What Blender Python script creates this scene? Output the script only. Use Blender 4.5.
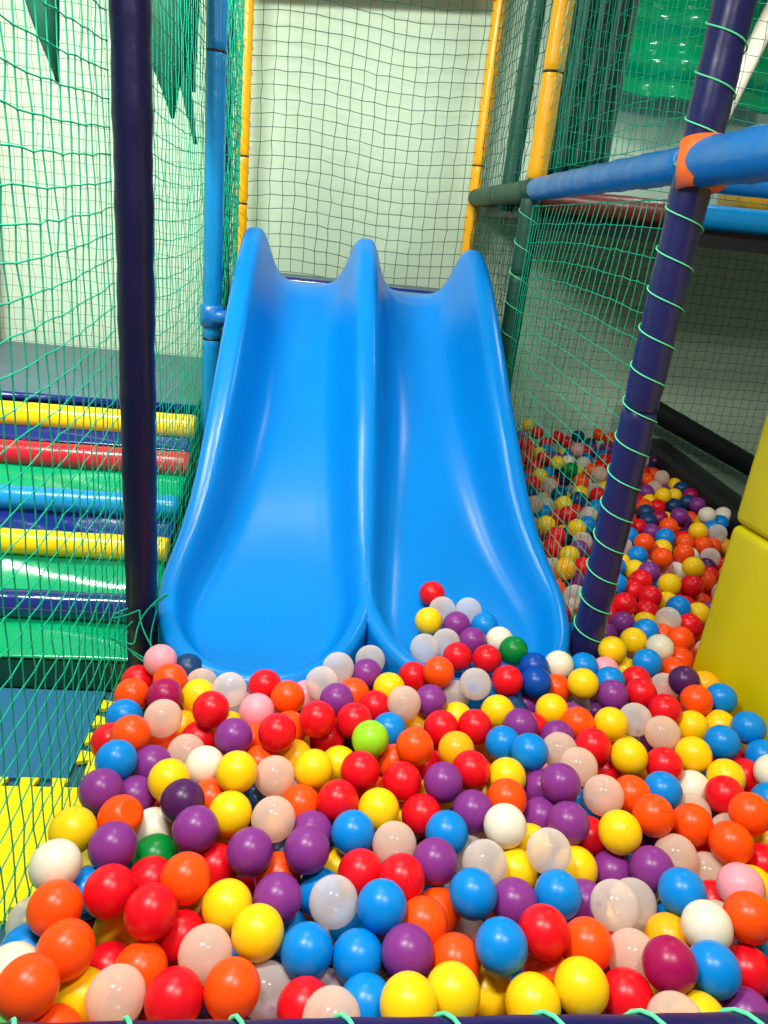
import bpy, bmesh, math, random
import numpy as np
from mathutils import Vector, Matrix

# ------------------------------------------------------------------ scene
for o in list(bpy.data.objects): bpy.data.objects.remove(o)
scene = bpy.context.scene
col = scene.collection
PI = math.pi

# ------------------------------------------------------------------ camera
CAM_H = 1.5
cd = bpy.data.cameras.new('camera'); cam = bpy.data.objects.new('camera', cd); col.objects.link(cam)
cd.sensor_fit = 'VERTICAL'; cd.sensor_height = 36.0; cd.lens = 36.0 * 740.0 / 1024.0
cd.clip_start = 0.01; cd.clip_end = 60
scene.camera = cam
def camera_axes(yaw):
    d = Vector((-207.0, 1908.0, 740.0)).normalized(); up = -d
    z = Vector((0, 0, 1)); fh = (z - up * z.dot(up)).normalized()
    rt = fh.cross(up)
    if rt.x < 0: rt = -rt
    a = math.radians(yaw)
    Y = fh * math.cos(a) - rt * math.sin(a); X = rt * math.cos(a) + fh * math.sin(a)
    return X, Y, up
_X, _Y, _U = camera_axes(7.0)
# columns of the camera matrix: image right, image up, backwards, in world axes
right = Vector((_X[0], _Y[0], _U[0])); down = Vector((_X[1], _Y[1], _U[1])); fwd = Vector((_X[2], _Y[2], _U[2]))
cm = Matrix.Identity(4)
for i in range(3):
    cm[i][0] = right[i]; cm[i][1] = -down[i]; cm[i][2] = -fwd[i]
cm[2][3] = CAM_H
cam.matrix_world = cm

# ------------------------------------------------------------------ world and lights
w = bpy.data.worlds.new('world'); scene.world = w; w.use_nodes = True
w.node_tree.nodes['Background'].inputs['Color'].default_value = (0.95, 0.98, 1.0, 1)
w.node_tree.nodes['Background'].inputs['Strength'].default_value = 0.20
def lamp(name, loc, size, power, color=(1, 0.97, 0.92), aim=None, spread=180):
    l = bpy.data.lights.new(name, 'AREA'); l.shape = 'RECTANGLE'; l.size, l.size_y = size; l.energy = power; l.color = color; l.spread = math.radians(spread)
    o = bpy.data.objects.new(name, l); col.objects.link(o); o.location = loc
    if aim is not None:
        o.rotation_euler = (Vector(aim) - Vector(loc)).to_track_quat('-Z', 'Y').to_euler()
    return o
lamp('ceiling_or_fill_lamp', (-0.55, 0.75, 2.62), (0.5, 0.22), 62)
lamp('ceiling_or_fill_lamp', (0.45, 0.35, 2.62), (0.4, 0.18), 28)
lamp('ceiling_or_fill_lamp', (-0.15, 2.1, 2.85), (0.5, 0.2), 9, spread=110)
lamp('ceiling_or_fill_lamp', (-1.35, 2.0, 2.85), (0.9, 0.5), 92, (0.98, 1, 0.95), aim=(-1.75, 4.3, 0.9), spread=150)
lamp('ceiling_or_fill_lamp', (0.1, 2.9, 2.85), (0.5, 0.2), 13, aim=(0.25, 4.5, 1.9), spread=120)  # added fill, aimed to brighten the wall behind the slide top
lamp('ceiling_or_fill_lamp', (1.9, 3.4, 2.90), (0.4, 0.2), 13)  # fill light added over the deck to lift the banner and upper wall
lamp('ceiling_or_fill_lamp', (1.75, 1.5, 2.70), (0.3, 0.2), 9, aim=(1.8, 4.5, 0.6), spread=130)  # another added fill, lightening the right-hand wall below the deck
scene.view_settings.view_transform = 'Standard'
scene.view_settings.look = 'None'
scene.view_settings.exposure = 0.0
scene.view_settings.gamma = 1.0
scene.view_settings.use_curve_mapping = False

# ------------------------------------------------------------------ helpers
def link(o, parent=None):
    col.objects.link(o)
    if parent is not None: o.parent = parent
    return o
def tag(o, label=None, cat=None, group=None, kind=None):
    if label: o['label'] = label
    if cat: o['category'] = cat
    if group: o['group'] = group
    if kind: o['kind'] = kind
    return o
def empty(name, loc, label, cat, group=None):
    o = bpy.data.objects.new(name, None); o.location = loc; o.empty_display_size = 0.05
    col.objects.link(o); return tag(o, label, cat, group)
def mat(name, rgb, rough=0.5, spec=0.5, bump=None, coat=0.0, sheen=0.0, metal=0.0, vary=0.0, vscale=6.0, alpha=1.0, trans=0.0):
    m = bpy.data.materials.new(name); m.use_nodes = True; nt = m.node_tree; b = nt.nodes['Principled BSDF']
    b.inputs['Base Color'].default_value = (*rgb, 1); b.inputs['Roughness'].default_value = rough
    b.inputs['Specular IOR Level'].default_value = spec; b.inputs['Metallic'].default_value = metal
    b.inputs['Coat Weight'].default_value = coat; b.inputs['Coat Roughness'].default_value = 0.08
    tc = nt.nodes.new('ShaderNodeTexCoord')
    if vary:
        n = nt.nodes.new('ShaderNodeTexNoise'); n.inputs['Scale'].default_value = vscale; n.inputs['Detail'].default_value = 4
        nt.links.new(tc.outputs['Object'], n.inputs['Vector'])
        r = nt.nodes.new('ShaderNodeValToRGB')
        r.color_ramp.elements[0].position = 0.3; r.color_ramp.elements[1].position = 0.7
        r.color_ramp.elements[0].color = (*[c * (1 - vary) for c in rgb], 1); r.color_ramp.elements[1].color = (*[min(1, c * (1 + vary)) for c in rgb], 1)
        nt.links.new(n.outputs['Fac'], r.inputs['Fac']); nt.links.new(r.outputs['Color'], b.inputs['Base Color'])
    if bump:
        sc, st = bump[:2]; stretch = bump[2] if len(bump) > 2 else (1, 1, 1)
        mp = nt.nodes.new('ShaderNodeMapping'); mp.inputs['Scale'].default_value = stretch
        n = nt.nodes.new('ShaderNodeTexNoise'); n.inputs['Scale'].default_value = sc; n.inputs['Detail'].default_value = 3
        bp = nt.nodes.new('ShaderNodeBump'); bp.inputs['Strength'].default_value = st; bp.inputs['Distance'].default_value = 0.01
        nt.links.new(tc.outputs['Object'], mp.inputs['Vector']); nt.links.new(mp.outputs['Vector'], n.inputs['Vector'])
        nt.links.new(n.outputs['Fac'], bp.inputs['Height']); nt.links.new(bp.outputs['Normal'], b.inputs['Normal'])
    if alpha < 1 or trans:
        out = nt.nodes['Material Output']
        tp = nt.nodes.new('ShaderNodeBsdfTransparent'); tp.inputs['Color'].default_value = (*[min(1, c ** 0.3) for c in rgb], 1)
        tl = nt.nodes.new('ShaderNodeBsdfTranslucent'); tl.inputs['Color'].default_value = (*rgb, 1)
        m1 = nt.nodes.new('ShaderNodeMixShader'); m1.inputs[0].default_value = trans
        m2 = nt.nodes.new('ShaderNodeMixShader'); m2.inputs[0].default_value = alpha
        nt.links.new(b.outputs[0], m1.inputs[1]); nt.links.new(tl.outputs[0], m1.inputs[2])
        nt.links.new(tp.outputs[0], m2.inputs[1]); nt.links.new(m1.outputs[0], m2.inputs[2]); nt.links.new(m2.outputs[0], out.inputs['Surface'])
    return m
def mesh(name, verts, faces, m, parent=None, smooth=True):
    me = bpy.data.meshes.new(name); me.from_pydata([tuple(v) for v in verts], [], [tuple(f) for f in faces]); me.update()
    if m is not None: me.materials.append(m)
    if smooth:
        for p in me.polygons: p.use_smooth = True
    return link(bpy.data.objects.new(name, me), parent)
def from_bm(name, bm, m, parent=None, smooth=True, loc=None):
    me = bpy.data.meshes.new(name); bm.to_mesh(me); bm.free()
    if m is not None: me.materials.append(m)
    if smooth:
        for p in me.polygons: p.use_smooth = True
    o = link(bpy.data.objects.new(name, me), parent)
    if loc: o.location = loc
    return o
class MB:
    def __init__(s): s.v = []; s.f = []
    def tube(s, pts, r, n=6, cap=True):
        pts = [Vector(p) for p in pts]; base = len(s.v); N = len(pts)
        for i, p in enumerate(pts):
            a = pts[max(0, i - 1)]; b = pts[min(N - 1, i + 1)]; t = (b - a).normalized()
            up = Vector((0, 0, 1)) if abs(t.z) < 0.9 else Vector((1, 0, 0))
            x = t.cross(up).normalized(); y = t.cross(x)
            rr = r[i] if isinstance(r, (list, tuple)) else r
            for k in range(n):
                q = 2 * PI * k / n; s.v.append(p + x * (rr * math.cos(q)) + y * (rr * math.sin(q)))
        for i in range(N - 1):
            for k in range(n):
                a = base + i * n + k; b = base + i * n + (k + 1) % n
                s.f.append((a, b, b + n, a + n))
        if cap:
            s.f.append(tuple(base + k for k in range(n))[::-1]); s.f.append(tuple(base + (N - 1) * n + k for k in range(n)))
        return s
    def knot(s, p, r):
        b = len(s.v); p = Vector(p)
        for d in ((1,0,0),(0,1,0),(-1,0,0),(0,-1,0),(0,0,1),(0,0,-1)): s.v.append(p + Vector(d) * r)
        for k in range(4):
            s.f.append((b + k, b + (k + 1) % 4, b + 4)); s.f.append((b + (k + 1) % 4, b + k, b + 5))
        return s
    def box(s, lo, hi):
        b = len(s.v)
        for z in (lo[2], hi[2]):
            for x, y in ((lo[0], lo[1]), (hi[0], lo[1]), (hi[0], hi[1]), (lo[0], hi[1])): s.v.append(Vector((x, y, z)))
        for f in ((3,2,1,0),(4,5,6,7),(0,1,5,4),(1,2,6,5),(2,3,7,6),(3,0,4,7)): s.f.append(tuple(b + i for i in f))
        return s
    def build(s, name, m, parent=None, smooth=True): return mesh(name, s.v, s.f, m, parent, smooth)
def rounded_box(name, lo, hi, r, m, parent=None, seg=3, sub=None, puff=0.0):
    bm = bmesh.new(); bmesh.ops.create_cube(bm, size=1)
    c = [(a + b) / 2 for a, b in zip(lo, hi)]; d = [b - a for a, b in zip(lo, hi)]
    for v in bm.verts: v.co = Vector((v.co.x * d[0] + c[0], v.co.y * d[1] + c[1], v.co.z * d[2] + c[2]))
    bmesh.ops.bevel(bm, geom=bm.edges[:], offset=r, segments=seg, profile=0.5, affect='EDGES')
    return from_bm(name, bm, m, parent)
def loc_to(o, p):
    """move the object's origin to p, keeping its shape where it is"""
    p = Vector(p); me = o.data; me.transform(Matrix.Translation(-p)); o.location = p; return o

# ------------------------------------------------------------------ materials
M = {}
M['wall'] = mat('pale_green_paint', (0.58, 0.73, 0.55), 0.8, 0.2, bump=(60, 0.15))
M['floor'] = mat('grey_floor', (0.015, 0.085, 0.14), 0.7)
M['ceil'] = mat('ceiling_paint', (0.45, 0.5, 0.45), 0.9)
M['slide'] = mat('blue_moulded_plastic', (0.0, 0.205, 0.63), 0.27, 0.33, bump=(140, 0.03), vary=0.04, vscale=3)
M['navy'] = mat('navy_vinyl', (0.006, 0.005, 0.038), 0.36, 0.3, bump=(14, 0.5, (1, 1, 0.6)), coat=0.1)
M['navy_r'] = mat('indigo_vinyl', (0.014, 0.014, 0.095), 0.32, 0.35, bump=(12, 0.5, (1, 1, 0.5)), coat=0.15)
M['yellow'] = mat('amber_vinyl', (0.95, 0.43, 0.0), 0.3, 0.5, bump=(16, 0.4, (1, 1, 0.5)))
M['yellow2'] = mat('yellow_vinyl', (0.90, 0.62, 0.0), 0.28, 0.5, bump=(10, 0.35))
M['pad'] = mat('lemon_vinyl', (0.66, 0.55, 0.0), 0.45, 0.4, bump=(5, 0.5), vary=0.05)
M['blue'] = mat('blue_vinyl', (0.005, 0.16, 0.50), 0.3, 0.5, bump=(16, 0.45))
M['sky'] = mat('light_blue_vinyl', (0.005, 0.26, 0.60), 0.28, 0.5, bump=(12, 0.4))
M['red'] = mat('red_vinyl', (0.62, 0.012, 0.025), 0.25, 0.5, bump=(12, 0.4))
M['dkred'] = mat('maroon_vinyl', (0.16, 0.03, 0.02), 0.35, 0.5, bump=(12, 0.4))
M['navy_bar'] = mat('deep_navy_vinyl', (0.006, 0.005, 0.07), 0.4, 0.3, bump=(12, 0.4))
M['green'] = mat('green_vinyl', (0.0, 0.36, 0.13), 0.16, 0.6, bump=(7, 0.5), coat=0.5)
M['dkgreen'] = mat('bottle_green_vinyl', (0.002, 0.06, 0.032), 0.5, 0.5, bump=(14, 0.5))
M['navysheet'] = mat('navy_sheet', (0.008, 0.02, 0.17), 0.14, 0.6, bump=(7, 0.5), coat=0.5)
M['mat'] = mat('slate_vinyl_mat', (0.075, 0.14, 0.17), 0.45, 0.4, bump=(8, 0.3), vary=0.08)
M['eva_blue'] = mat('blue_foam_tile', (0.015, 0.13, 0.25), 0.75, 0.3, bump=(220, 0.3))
M['eva_yellow'] = mat('yellow_foam_tile', (0.95, 0.75, 0.0), 0.75, 0.3, bump=(220, 0.3))
M['eva_green'] = mat('green_foam_tile', (0.1, 0.55, 0.1), 0.75, 0.3, bump=(220, 0.3))
M['net'] = mat('green_cord', (0.0, 0.40, 0.22), 0.6, 0.3)
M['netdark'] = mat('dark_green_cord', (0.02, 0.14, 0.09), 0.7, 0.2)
M['lace'] = mat('mint_cord', (0.12, 0.75, 0.38), 0.5, 0.3)
M['tie'] = mat('black_tie', (0.01, 0.01, 0.01), 0.4)
M['orange'] = mat('orange_tape', (0.95, 0.16, 0.02), 0.4, 0.4)
M['dark'] = mat('black_vinyl', (0.012, 0.014, 0.014), 0.5, 0.3, bump=(10, 0.4))
M['leaf'] = mat('dark_leaf_fabric', (0.004, 0.075, 0.04), 0.6, 0.3, bump=(40, 0.5, (1, 1, 0.2)))
M['cream'] = mat('cream_plastic', (0.6, 0.55, 0.45), 0.3, 0.5)
M['brown'] = mat('brown_vinyl', (0.10, 0.04, 0.025), 0.4, 0.4)

# ------------------------------------------------------------------ the room
def shell(name, lo, hi, m):
    o = MB().box(lo, hi).build(name, m, smooth=False); o['kind'] = 'structure'; return o
shell('floor', (-3.2, -1.2, -0.1), (3.6, 4.7, -0.012), M['floor'])
shell('wall_back', (-3.2, 4.58, 0), (3.6, 4.7, 3.0), M['wall'])
shell('wall_left', (-3.3, -1.2, 0), (-3.2, 4.7, 3.0), M['wall'])
shell('wall_right', (3.6, -1.2, 0), (3.7, 4.7, 3.0), M['wall'])
shell('ceiling', (-3.3, -1.2, 3.0), (3.7, 4.7, 3.1), M['ceil'])

# ------------------------------------------------------------------ the double slide
MIDX = 0.21
def keys(y, ks):
    ks = sorted(ks); return float(np.interp(y, [k[0] for k in ks], [k[1] for k in ks]))
BED = [(1.50, .350), (1.70, .360), (1.90, .388), (2.05, .43), (2.23, .50), (2.44, .63), (2.74, .82), (3.0, .985), (3.3, 1.17), (3.42, 1.215), (3.52, 1.225)]
RIM = [(1.52, .422), (1.62, .432), (1.72, .447), (1.85, .475), (1.95, .505), (2.05, .55), (2.23, .655), (2.44, .845), (2.74, 1.085), (3.0, 1.27), (3.2, 1.385), (3.33, 1.44), (3.42, 1.435), (3.48, 1.36), (3.52, 1.25)]
HALF = [(1.85, .603), (1.95, .598), (2.05, .58), (2.23, .555), (2.44, .54), (2.74, .530), (3.4, .515), (3.52, .513)]
def smooth_keys(y, ks):
    return sum(keys(y + d, ks) for d in (-.09, -.06, -.03, 0, .03, .06, .09)) / 7 if 1.6 < y < 3.3 else keys(y, ks)
def lane(s):
    """one chute: outline from the outer top, round the front, to the divider top; columns run from the outside skirt to the middle"""
    CY = 1.97; FR = 0.385; path = []
    ys = [3.52 - i * (3.52 - CY) / 56 for i in range(57)]
    def half(y): return smooth_keys(y, HALF) + (.022 * min(1, max(0, (2.6 - y) / .6)) if s > 0 else 0)
    def rr(y): return keys(y, [(1.6, .026), (1.9, .030), (2.3, .040), (3.0, .046)])
    for y in ys:
        xo = MIDX + s * (half(y) - rr(y)); xi = MIDX; c = (xo + xi) / 2
        path.append((xo, y, c, y, (s, 0)))
    xo = path[-1][0]; xi = MIDX; c = (xo + xi) / 2; hw = abs(xo - xi) / 2
    for k in range(1, 50):
        q = PI * k / 50; ex = 0.90
        cx_ = math.copysign(abs(math.cos(q)) ** ex, math.cos(q)); sy = math.sin(q) ** ex
        if q > PI / 2: w_ = (q - PI / 2) / (PI / 2); ex = .9 + .22 * w_; cx_ = -abs(math.cos(q)) ** ex; sy = math.sin(q) ** ex
        x = c + s * hw * cx_; y = CY - FR * sy
        n = Vector((s * math.cos(q) / hw, -math.sin(q) / FR)).normalized()
        path.append((x, y, c, CY, (n.x, n.y)))
    for y in ys[::-1]:
        xo = MIDX + s * (half(y) - rr(y)); xi = MIDX; c = (xo + xi) / 2
        path.append((xi, y, c, y, (-s, 0)))
    roll = [(1.0, 5.0), (1.0, 2.6), (1.0, 1.3), (.985, .80), (.93, .62), (.80, .38), (.60, .19), (.38, .075), (.18, .016)]
    fr = [0, .025, .05, .08, .11, .145, .18, .22, .27, .33, .40, .49, .60, .74, .88, 1.0]
    V = []; F = []; nc = len(roll) + len(fr)
    for (x, y, cx_, cy_, nrm) in path:
        rz = smooth_keys(y, RIM); R = rr(y)
        for o, dz in roll:
            X = x + nrm[0] * o * R; Y = y + nrm[1] * o * R
            if (X - MIDX) * s < 0:
                full = abs(X - x) + 1e-9; kx = (MIDX - x) / (X - x) if abs(X - x) > 1e-6 else 0
                X = MIDX; dz = dz * max(0, min(1, kx)) ** 2
            V.append((X, Y, rz - dz * R))
        L = math.hypot(cx_ - x, cy_ - y)
        t = min(1, max(0, (y - 1.85) / 0.8)); a = 0.040 + 0.038 * t
        g = lambda d: 1 / (1 + (d / a) ** 3.8)
        for f in fr:
            X = x + (cx_ - x) * f; Y = y + (cy_ - y) * f; d = f * L
            pr = max(0, (g(d) - g(L)) / (1 - g(L)))
            bz = smooth_keys(Y, BED); V.append((X, Y, bz + (rz - bz) * pr))
    for i in range(len(path) - 1):
        for j in range(nc - 1):
            a = i * nc + j; F.append((a, a + 1, a + nc + 1, a + nc) if s > 0 else (a, a + nc, a + nc + 1, a + 1))
    return V, F
def both_lanes():
    bm = bmesh.new()
    for s in (-1, 1):
        V, F = lane(s); vs = [bm.verts.new(v) for v in V]
        for f in F:
            try: bm.faces.new([vs[k] for k in f])
            except ValueError: pass
    bmesh.ops.remove_doubles(bm, verts=bm.verts[:], dist=0.0012)
    for _ in range(8): bmesh.ops.smooth_vert(bm, verts=[v for v in bm.verts if abs(v.co.x - MIDX) < .05 and 1.86 < v.co.y < 2.12 and v.co.z > .45], factor=.5, use_axis_x=False, use_axis_y=False, use_axis_z=True)
    bmesh.ops.recalc_face_normals(bm, faces=bm.faces[:])
    if sum(f.normal.z for f in bm.faces) < 0: bmesh.ops.reverse_faces(bm, faces=bm.faces[:])
    return bm
slide = empty('double_slide', (MIDX, 2.5, 0), 'wide bright blue moulded plastic slide with two side by side lanes', 'slide')
def under(o):
    o.data.transform(Matrix.Translation((-MIDX, -2.5, 0)))
    return o
o = under(from_bm('chute', both_lanes(), M['slide'], slide))
md = o.modifiers.new('sub', 'SUBSURF'); md.levels = 1; md.render_levels = 1
md = o.modifiers.new('shell', 'SOLIDIFY'); md.thickness = 0.006; md.offset = -1
# steel legs under the chute and the mounting flange at the platform
mb = MB()
for x in (-.2, .62):
    mb.tube([(x, 2.5, 0.0), (x, 2.5, 0.5)], 0.02, 12)
under(mb.build('support_leg', M['dark'], slide))

# ------------------------------------------------------------------ padded posts and beams
rnd = random.Random(5)
def padded(name, p0, p1, r, m, label, cat, breaks=(), group=None, ties=True, sides=28, wob=0.03, mats=None):
    p0 = Vector(p0); p1 = Vector(p1); t = (p1 - p0); Ln = t.length; t.normalize()
    root = empty(name, p0, label, cat, group)
    cuts = [0] + [b for b in breaks] + [1]
    ph = rnd.random() * 10
    for k in range(len(cuts) - 1):
        a, b = cuts[k] * Ln, cuts[k + 1] * Ln; n = max(6, int((b - a) / 0.03)); pts = []; rr = []
        e = 0.006
        for i in range(n + 1):
            s_ = a + (b - a) * i / n; rr.append(r * (1 + wob * (math.sin(s_ * 31 + ph) * .4 + math.sin(s_ * 73 + 2 * ph) * .35))); pts.append(t * s_)
        pts = [t * a] + [t * (a + e)] + pts[1:-1] + [t * (b - e)] + [t * b]
        rr = [r * .86, r * .98] + rr[1:-1] + [r * .98, r * .86]
        MB().tube(pts, rr, sides).build('foam_sleeve', mats[k] if mats else m, root)
        if ties and 0 < k:
            c = t * a
            MB().tube([c - t * .004, c + t * .004], r * 1.01, sides).build('cable_tie', M['tie'], root)
    return root
def helix(p0, p1, r, turns, hand=1, ph=0, th=0.0022):
    p0 = Vector(p0); p1 = Vector(p1); t = p1 - p0; Ln = t.length; t.normalize()
    up = Vector((0, 0, 1)) if abs(t.z) < .9 else Vector((1, 0, 0)); x = t.cross(up).normalized(); y = t.cross(x)
    n = int(turns * 20); pts = []
    for i in range(n + 1):
        q = ph + hand * 2 * PI * turns * i / n
        pts.append(p0 + t * (Ln * i / n) + x * (r * math.cos(q)) + y * (r * math.sin(q)))
    return pts

padded('padded_post', (-.40, 1.79, 0), (-.40, 1.79, 2.99), .041, M['navy'], 'dark navy padded post standing in front of the stairs, left of the slide', 'post', ties=False, wob=.06)
padded('padded_post', (.86, 1.82, 0), (.86, 1.82, 2.99), .045, M['navy_r'], 'indigo padded post right of the slide with mint cord wound around it', 'post', breaks=(.375,), ties=False, wob=.06)
padded('padded_post', (-.41, 3.2, 0), (-.41, 3.2, 2.99), .038, M['sky'], 'light blue padded post behind the left net at the stair top', 'post', breaks=(.33, .679))
padded('padded_post', (-.44, 3.75, 0), (-.44, 3.75, 2.99), .036, M['navy'], 'thin dark navy post between the light blue post and the amber post', 'post', ties=False)
padded('padded_post', (-.42, 4.40, 0), (-.42, 4.40, 2.99), .036, M['yellow'], 'amber padded post at the back, behind the slide top\'s left corner', 'post', breaks=(.512, .59))
padded('padded_post', (.86, 4.44, 0), (.86, 4.44, 2.99), .036, M['yellow'], 'amber padded post behind the right top corner of the slide', 'post', breaks=(.62,))
padded('padded_post', (.86, 3.2, 1.73), (.86, 3.2, 2.99), .040, M['yellow'], 'amber padded post standing on top of the blue beam', 'post', breaks=(.3,))
padded('padded_post', (.86, 3.22, 0), (.86, 3.22, 1.66), .040, M['dkgreen'], 'dark green padded post under the beam, beside the slide', 'post', breaks=(.82,), ties=False)
padded('padded_post', (.90, 3.80, 1.62), (.90, 3.80, 2.99), .040, M['dkgreen'], 'dark green padded post between the two right amber posts', 'post', ties=False)
padded('padded_post', (-1.80, 4.42, 0.68), (-1.72, 4.42, 2.99), .05, M['red'], 'red padded post far left against the back wall', 'post', ties=False)
padded('padded_beam', (.86, 1.20, 1.705), (.86, 1.80, 1.705), .052, M['blue'], 'blue padded beam running from the indigo post towards the camera', 'beam', ties=False, wob=.06)
padded('padded_beam', (.86, 1.86, 1.705), (.86, 3.17, 1.695), .043, M['blue'], 'wrinkled blue padded beam between the indigo post and the amber post', 'beam', ties=False, wob=.07)
padded('padded_beam', (.86, 3.25, 1.69), (.86, 4.40, 1.69), .045, M['dkgreen'], 'short dark green padded beam ending at the rear amber post', 'beam', breaks=(.5,), wob=.05)
padded('padded_beam', (.90, 3.26, 1.66), (3.4, 3.26, 1.69), .05, M['dkred'], 'padded deck edge beam, maroon then blue, crossing behind the indigo post', 'beam', breaks=(.27,), ties=False, mats=[M['dkred'], M['sky']])
padded('padded_beam', (1.45, 3.20, 1.79), (3.4, 3.20, 1.82), .035, M['blue'], 'thin blue padded rail lying just above the deck edge beam', 'beam', ties=False)
padded('padded_beam', (-.42, 4.42, 2.56), (.86, 4.42, 2.66), .036, M['orange'], 'orange padded beam joining the tops of the rear amber posts', 'beam', ties=False)
padded('padded_beam', (-.36, 3.62, 1.20), (.82, 3.62, 1.20), .035, M['navysheet'], 'navy padded edge bar just behind the top of the slide', 'beam', ties=False)
fb = padded('padded_beam', (-.9, .5, .672), (1.5, .5, .672), .052, M['navy_bar'], 'navy padded front bar of the ball pit laced with green cord', 'beam', ties=False, wob=.02)
MB().tube([p - Vector((-.9, .5, .672)) for p in helix((-.88, .5, .672), (1.48, .5, .672), .0545, 21, 1, 0.4)], .0028, 6).build('lacing_cord', M['lace'], fb)
padded('padded_brace', (1.98, 4.33, .67), (3.15, 4.33, .18), .066, M['dark'], 'dark diagonal padded brace in front of the shaded back wall', 'brace', ties=False)

# orange tape round the joint of post and beam
mb = MB().tube([(.86, 1.772, 1.655), (.86, 1.790, 1.70), (.86, 1.80, 1.75)], [.055, .057, .055], 28)
tp = mb.build('joint_tape', M['orange']); tag(tp, 'orange tape wrapped where the blue beam meets the indigo post', 'tape'); loc_to(tp, (.86, 1.8, 1.70))

# thin steel poles and a joint on the blue post
for (x, y) in ((.97, 3.6), (1.04, 3.75)):
    o = MB().tube([(x, y, 0), (x, y, 1.6)], .013, 10).build('steel_pole', M['dark'])
    tag(o, 'thin dark steel pole under the deck, %s the slide' % ('closest to' if x < 1 else 'second out from'), 'pole'); loc_to(o, (x, y, 0))
j = empty('pipe_joint', (-.41, 3.2, 1.08), 'blue pipe joint on the light blue post beside the slide rim', 'joint')
MB().tube([(0, 0, -.05), (0, 0, -.04), (0, 0, .04), (0, 0, .05)], [.03, .05, .05, .03], 20).build('collar', M['blue'], j)
MB().tube([(0, -.02, 0), (.07, -.02, -.005), (.078, -.02, -.005)], [.032, .032, .022], 16).build('socket', M['blue'], j)
cc = MB().tube(helix((-.33, 3.22, 1.06), (-.30, 3.22, 1.22), .022, 6, 1, 0, .002), .003, 6).build('cord_coil', M['cream'])
tag(cc, 'pale coiled cord hanging between the slide rim and light blue post', 'cord'); loc_to(cc, (-.32, 3.22, 1.06))

# ------------------------------------------------------------------ nets
def net(name, origin, U, V, lu, lv, pu, pv, th, m, label, group=None, disp=None, knot=2.1, jit=0.006, seed=1, sides=4, u0=0, v0=0):
    origin = Vector(origin); U = Vector(U).normalized(); V = Vector(V).normalized(); N = U.cross(V)
    nu = int(lu / pu) + 1; nv = int(lv / pv) + 1; r = random.Random(seed); G = []
    for i in range(nu + 1):
        row = []
        for j in range(nv + 1):
            u = min(lu, u0 + i * pu); v = min(lv, v0 + j * pv); edge = i in (0, nu) or j in (0, nv)
            q = Vector((0, 0, 0))
            if not edge: q = U * r.uniform(-jit, jit) + V * r.uniform(-jit, jit) + N * r.uniform(-jit, jit)
            d = disp(u / lu, v / lv) if disp else (0, 0, 0)
            row.append(origin + U * (u + d[0]) + V * (v + d[1]) + N * d[2] + q)
        G.append(row)
    mb = MB()
    for i in range(nu + 1): mb.tube(G[i], th, sides, False)
    for j in range(nv + 1): mb.tube([G[i][j] for i in range(nu + 1)], th, sides, False)
    if knot:
        for i in range(nu + 1):
            for j in range(nv + 1): mb.knot(G[i][j], th * knot)
    root = empty(name, origin, label, 'net', group)
    for v in mb.v: v -= origin
    mb.build('net_mesh', m, root)
    return root, G
wave = lambda a: (lambda u, v: (0, -.03 * math.sin(PI * u) * (.5 + .5 * math.sin(3 * v)), a * math.sin(PI * u) * math.sin(PI * v)))
nl, G = net('safety_net', (-.443, .50, .28), (0, 1, 0), (0, 0, 1), 1.27, 2.6, .049, .052, .0014, M['net'], 'near green net hanging left of the ball pit, in front of the navy post', disp=wave(.010), seed=2, jit=.0028, knot=2.4)
# tangle of loose cord at the foot of the navy post
pts = []
for k in range(240):
    q = k / 240 * 2 * PI
    pts.append(Vector((.045 + .05 * math.sin(3 * q + .5) + .02 * math.sin(7 * q), 1.235 + .03 * math.cos(2 * q) + .015 * math.sin(5 * q), .17 + .06 * math.sin(q * 2 + 1) + .03 * math.sin(5 * q))))
MB().tube(pts, .0022, 5).build('loose_cord', M['net'], nl)
net('safety_net', (-.443, 1.83, .28), (0, 1, 0), (0, 0, 1), 1.34, 2.6, .05, .052, .0014, M['net'], 'green net behind the navy post, in front of the light blue post', disp=wave(.012), seed=3, jit=.003)
net('safety_net', (-.43, 3.24, .7), (0, 1, 0), (0, 0, 1), 1.12, 2.2, .035, .04, .002, M['net'], 'dense green net strip between the light blue post and amber post', disp=wave(.03), seed=4)
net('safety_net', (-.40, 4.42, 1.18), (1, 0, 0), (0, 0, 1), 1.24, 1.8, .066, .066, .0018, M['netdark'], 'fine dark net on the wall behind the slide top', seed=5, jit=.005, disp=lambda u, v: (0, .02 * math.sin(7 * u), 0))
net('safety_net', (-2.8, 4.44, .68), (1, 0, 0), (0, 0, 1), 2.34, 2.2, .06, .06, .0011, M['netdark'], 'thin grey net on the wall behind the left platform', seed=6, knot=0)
sag = lambda u, v: (0, .05 * math.sin(PI * u) * math.sin(PI * v), -.05 * math.sin(PI * u) * math.sin(PI * v))
nr, G = net('safety_net', (.86, 1.86, .30), (0, 1, 0), (0, 0, 1), 1.32, 1.33, .045, .07, .0013, M['net'], 'sagging green net under the blue beam, between slide and indigo post', disp=sag, seed=7, jit=.0028)
MB().tube([p - Vector((.86, 1.86, .30)) for p in helix((.86, 1.82, .38), (.86, 1.82, 2.9), .048, 27, -1, 2.2)], .0019, 6).build('lacing_cord', M['lace'], nr)
net('safety_net', (.86, 1.86, 1.76), (0, 1, 0), (0, 0, 1), 1.32, 1.2, .045, .055, .0012, M['net'], 'green net above the blue beam, left of the indigo post', disp=sag, seed=8, jit=.0028)
net('safety_net', (.86, 3.26, .4), (0, 1, 0), (0, 0, 1), 1.1, 2.5, .05, .055, .0016, M['netdark'], 'dark green net between the two right amber posts', seed=9)
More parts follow.
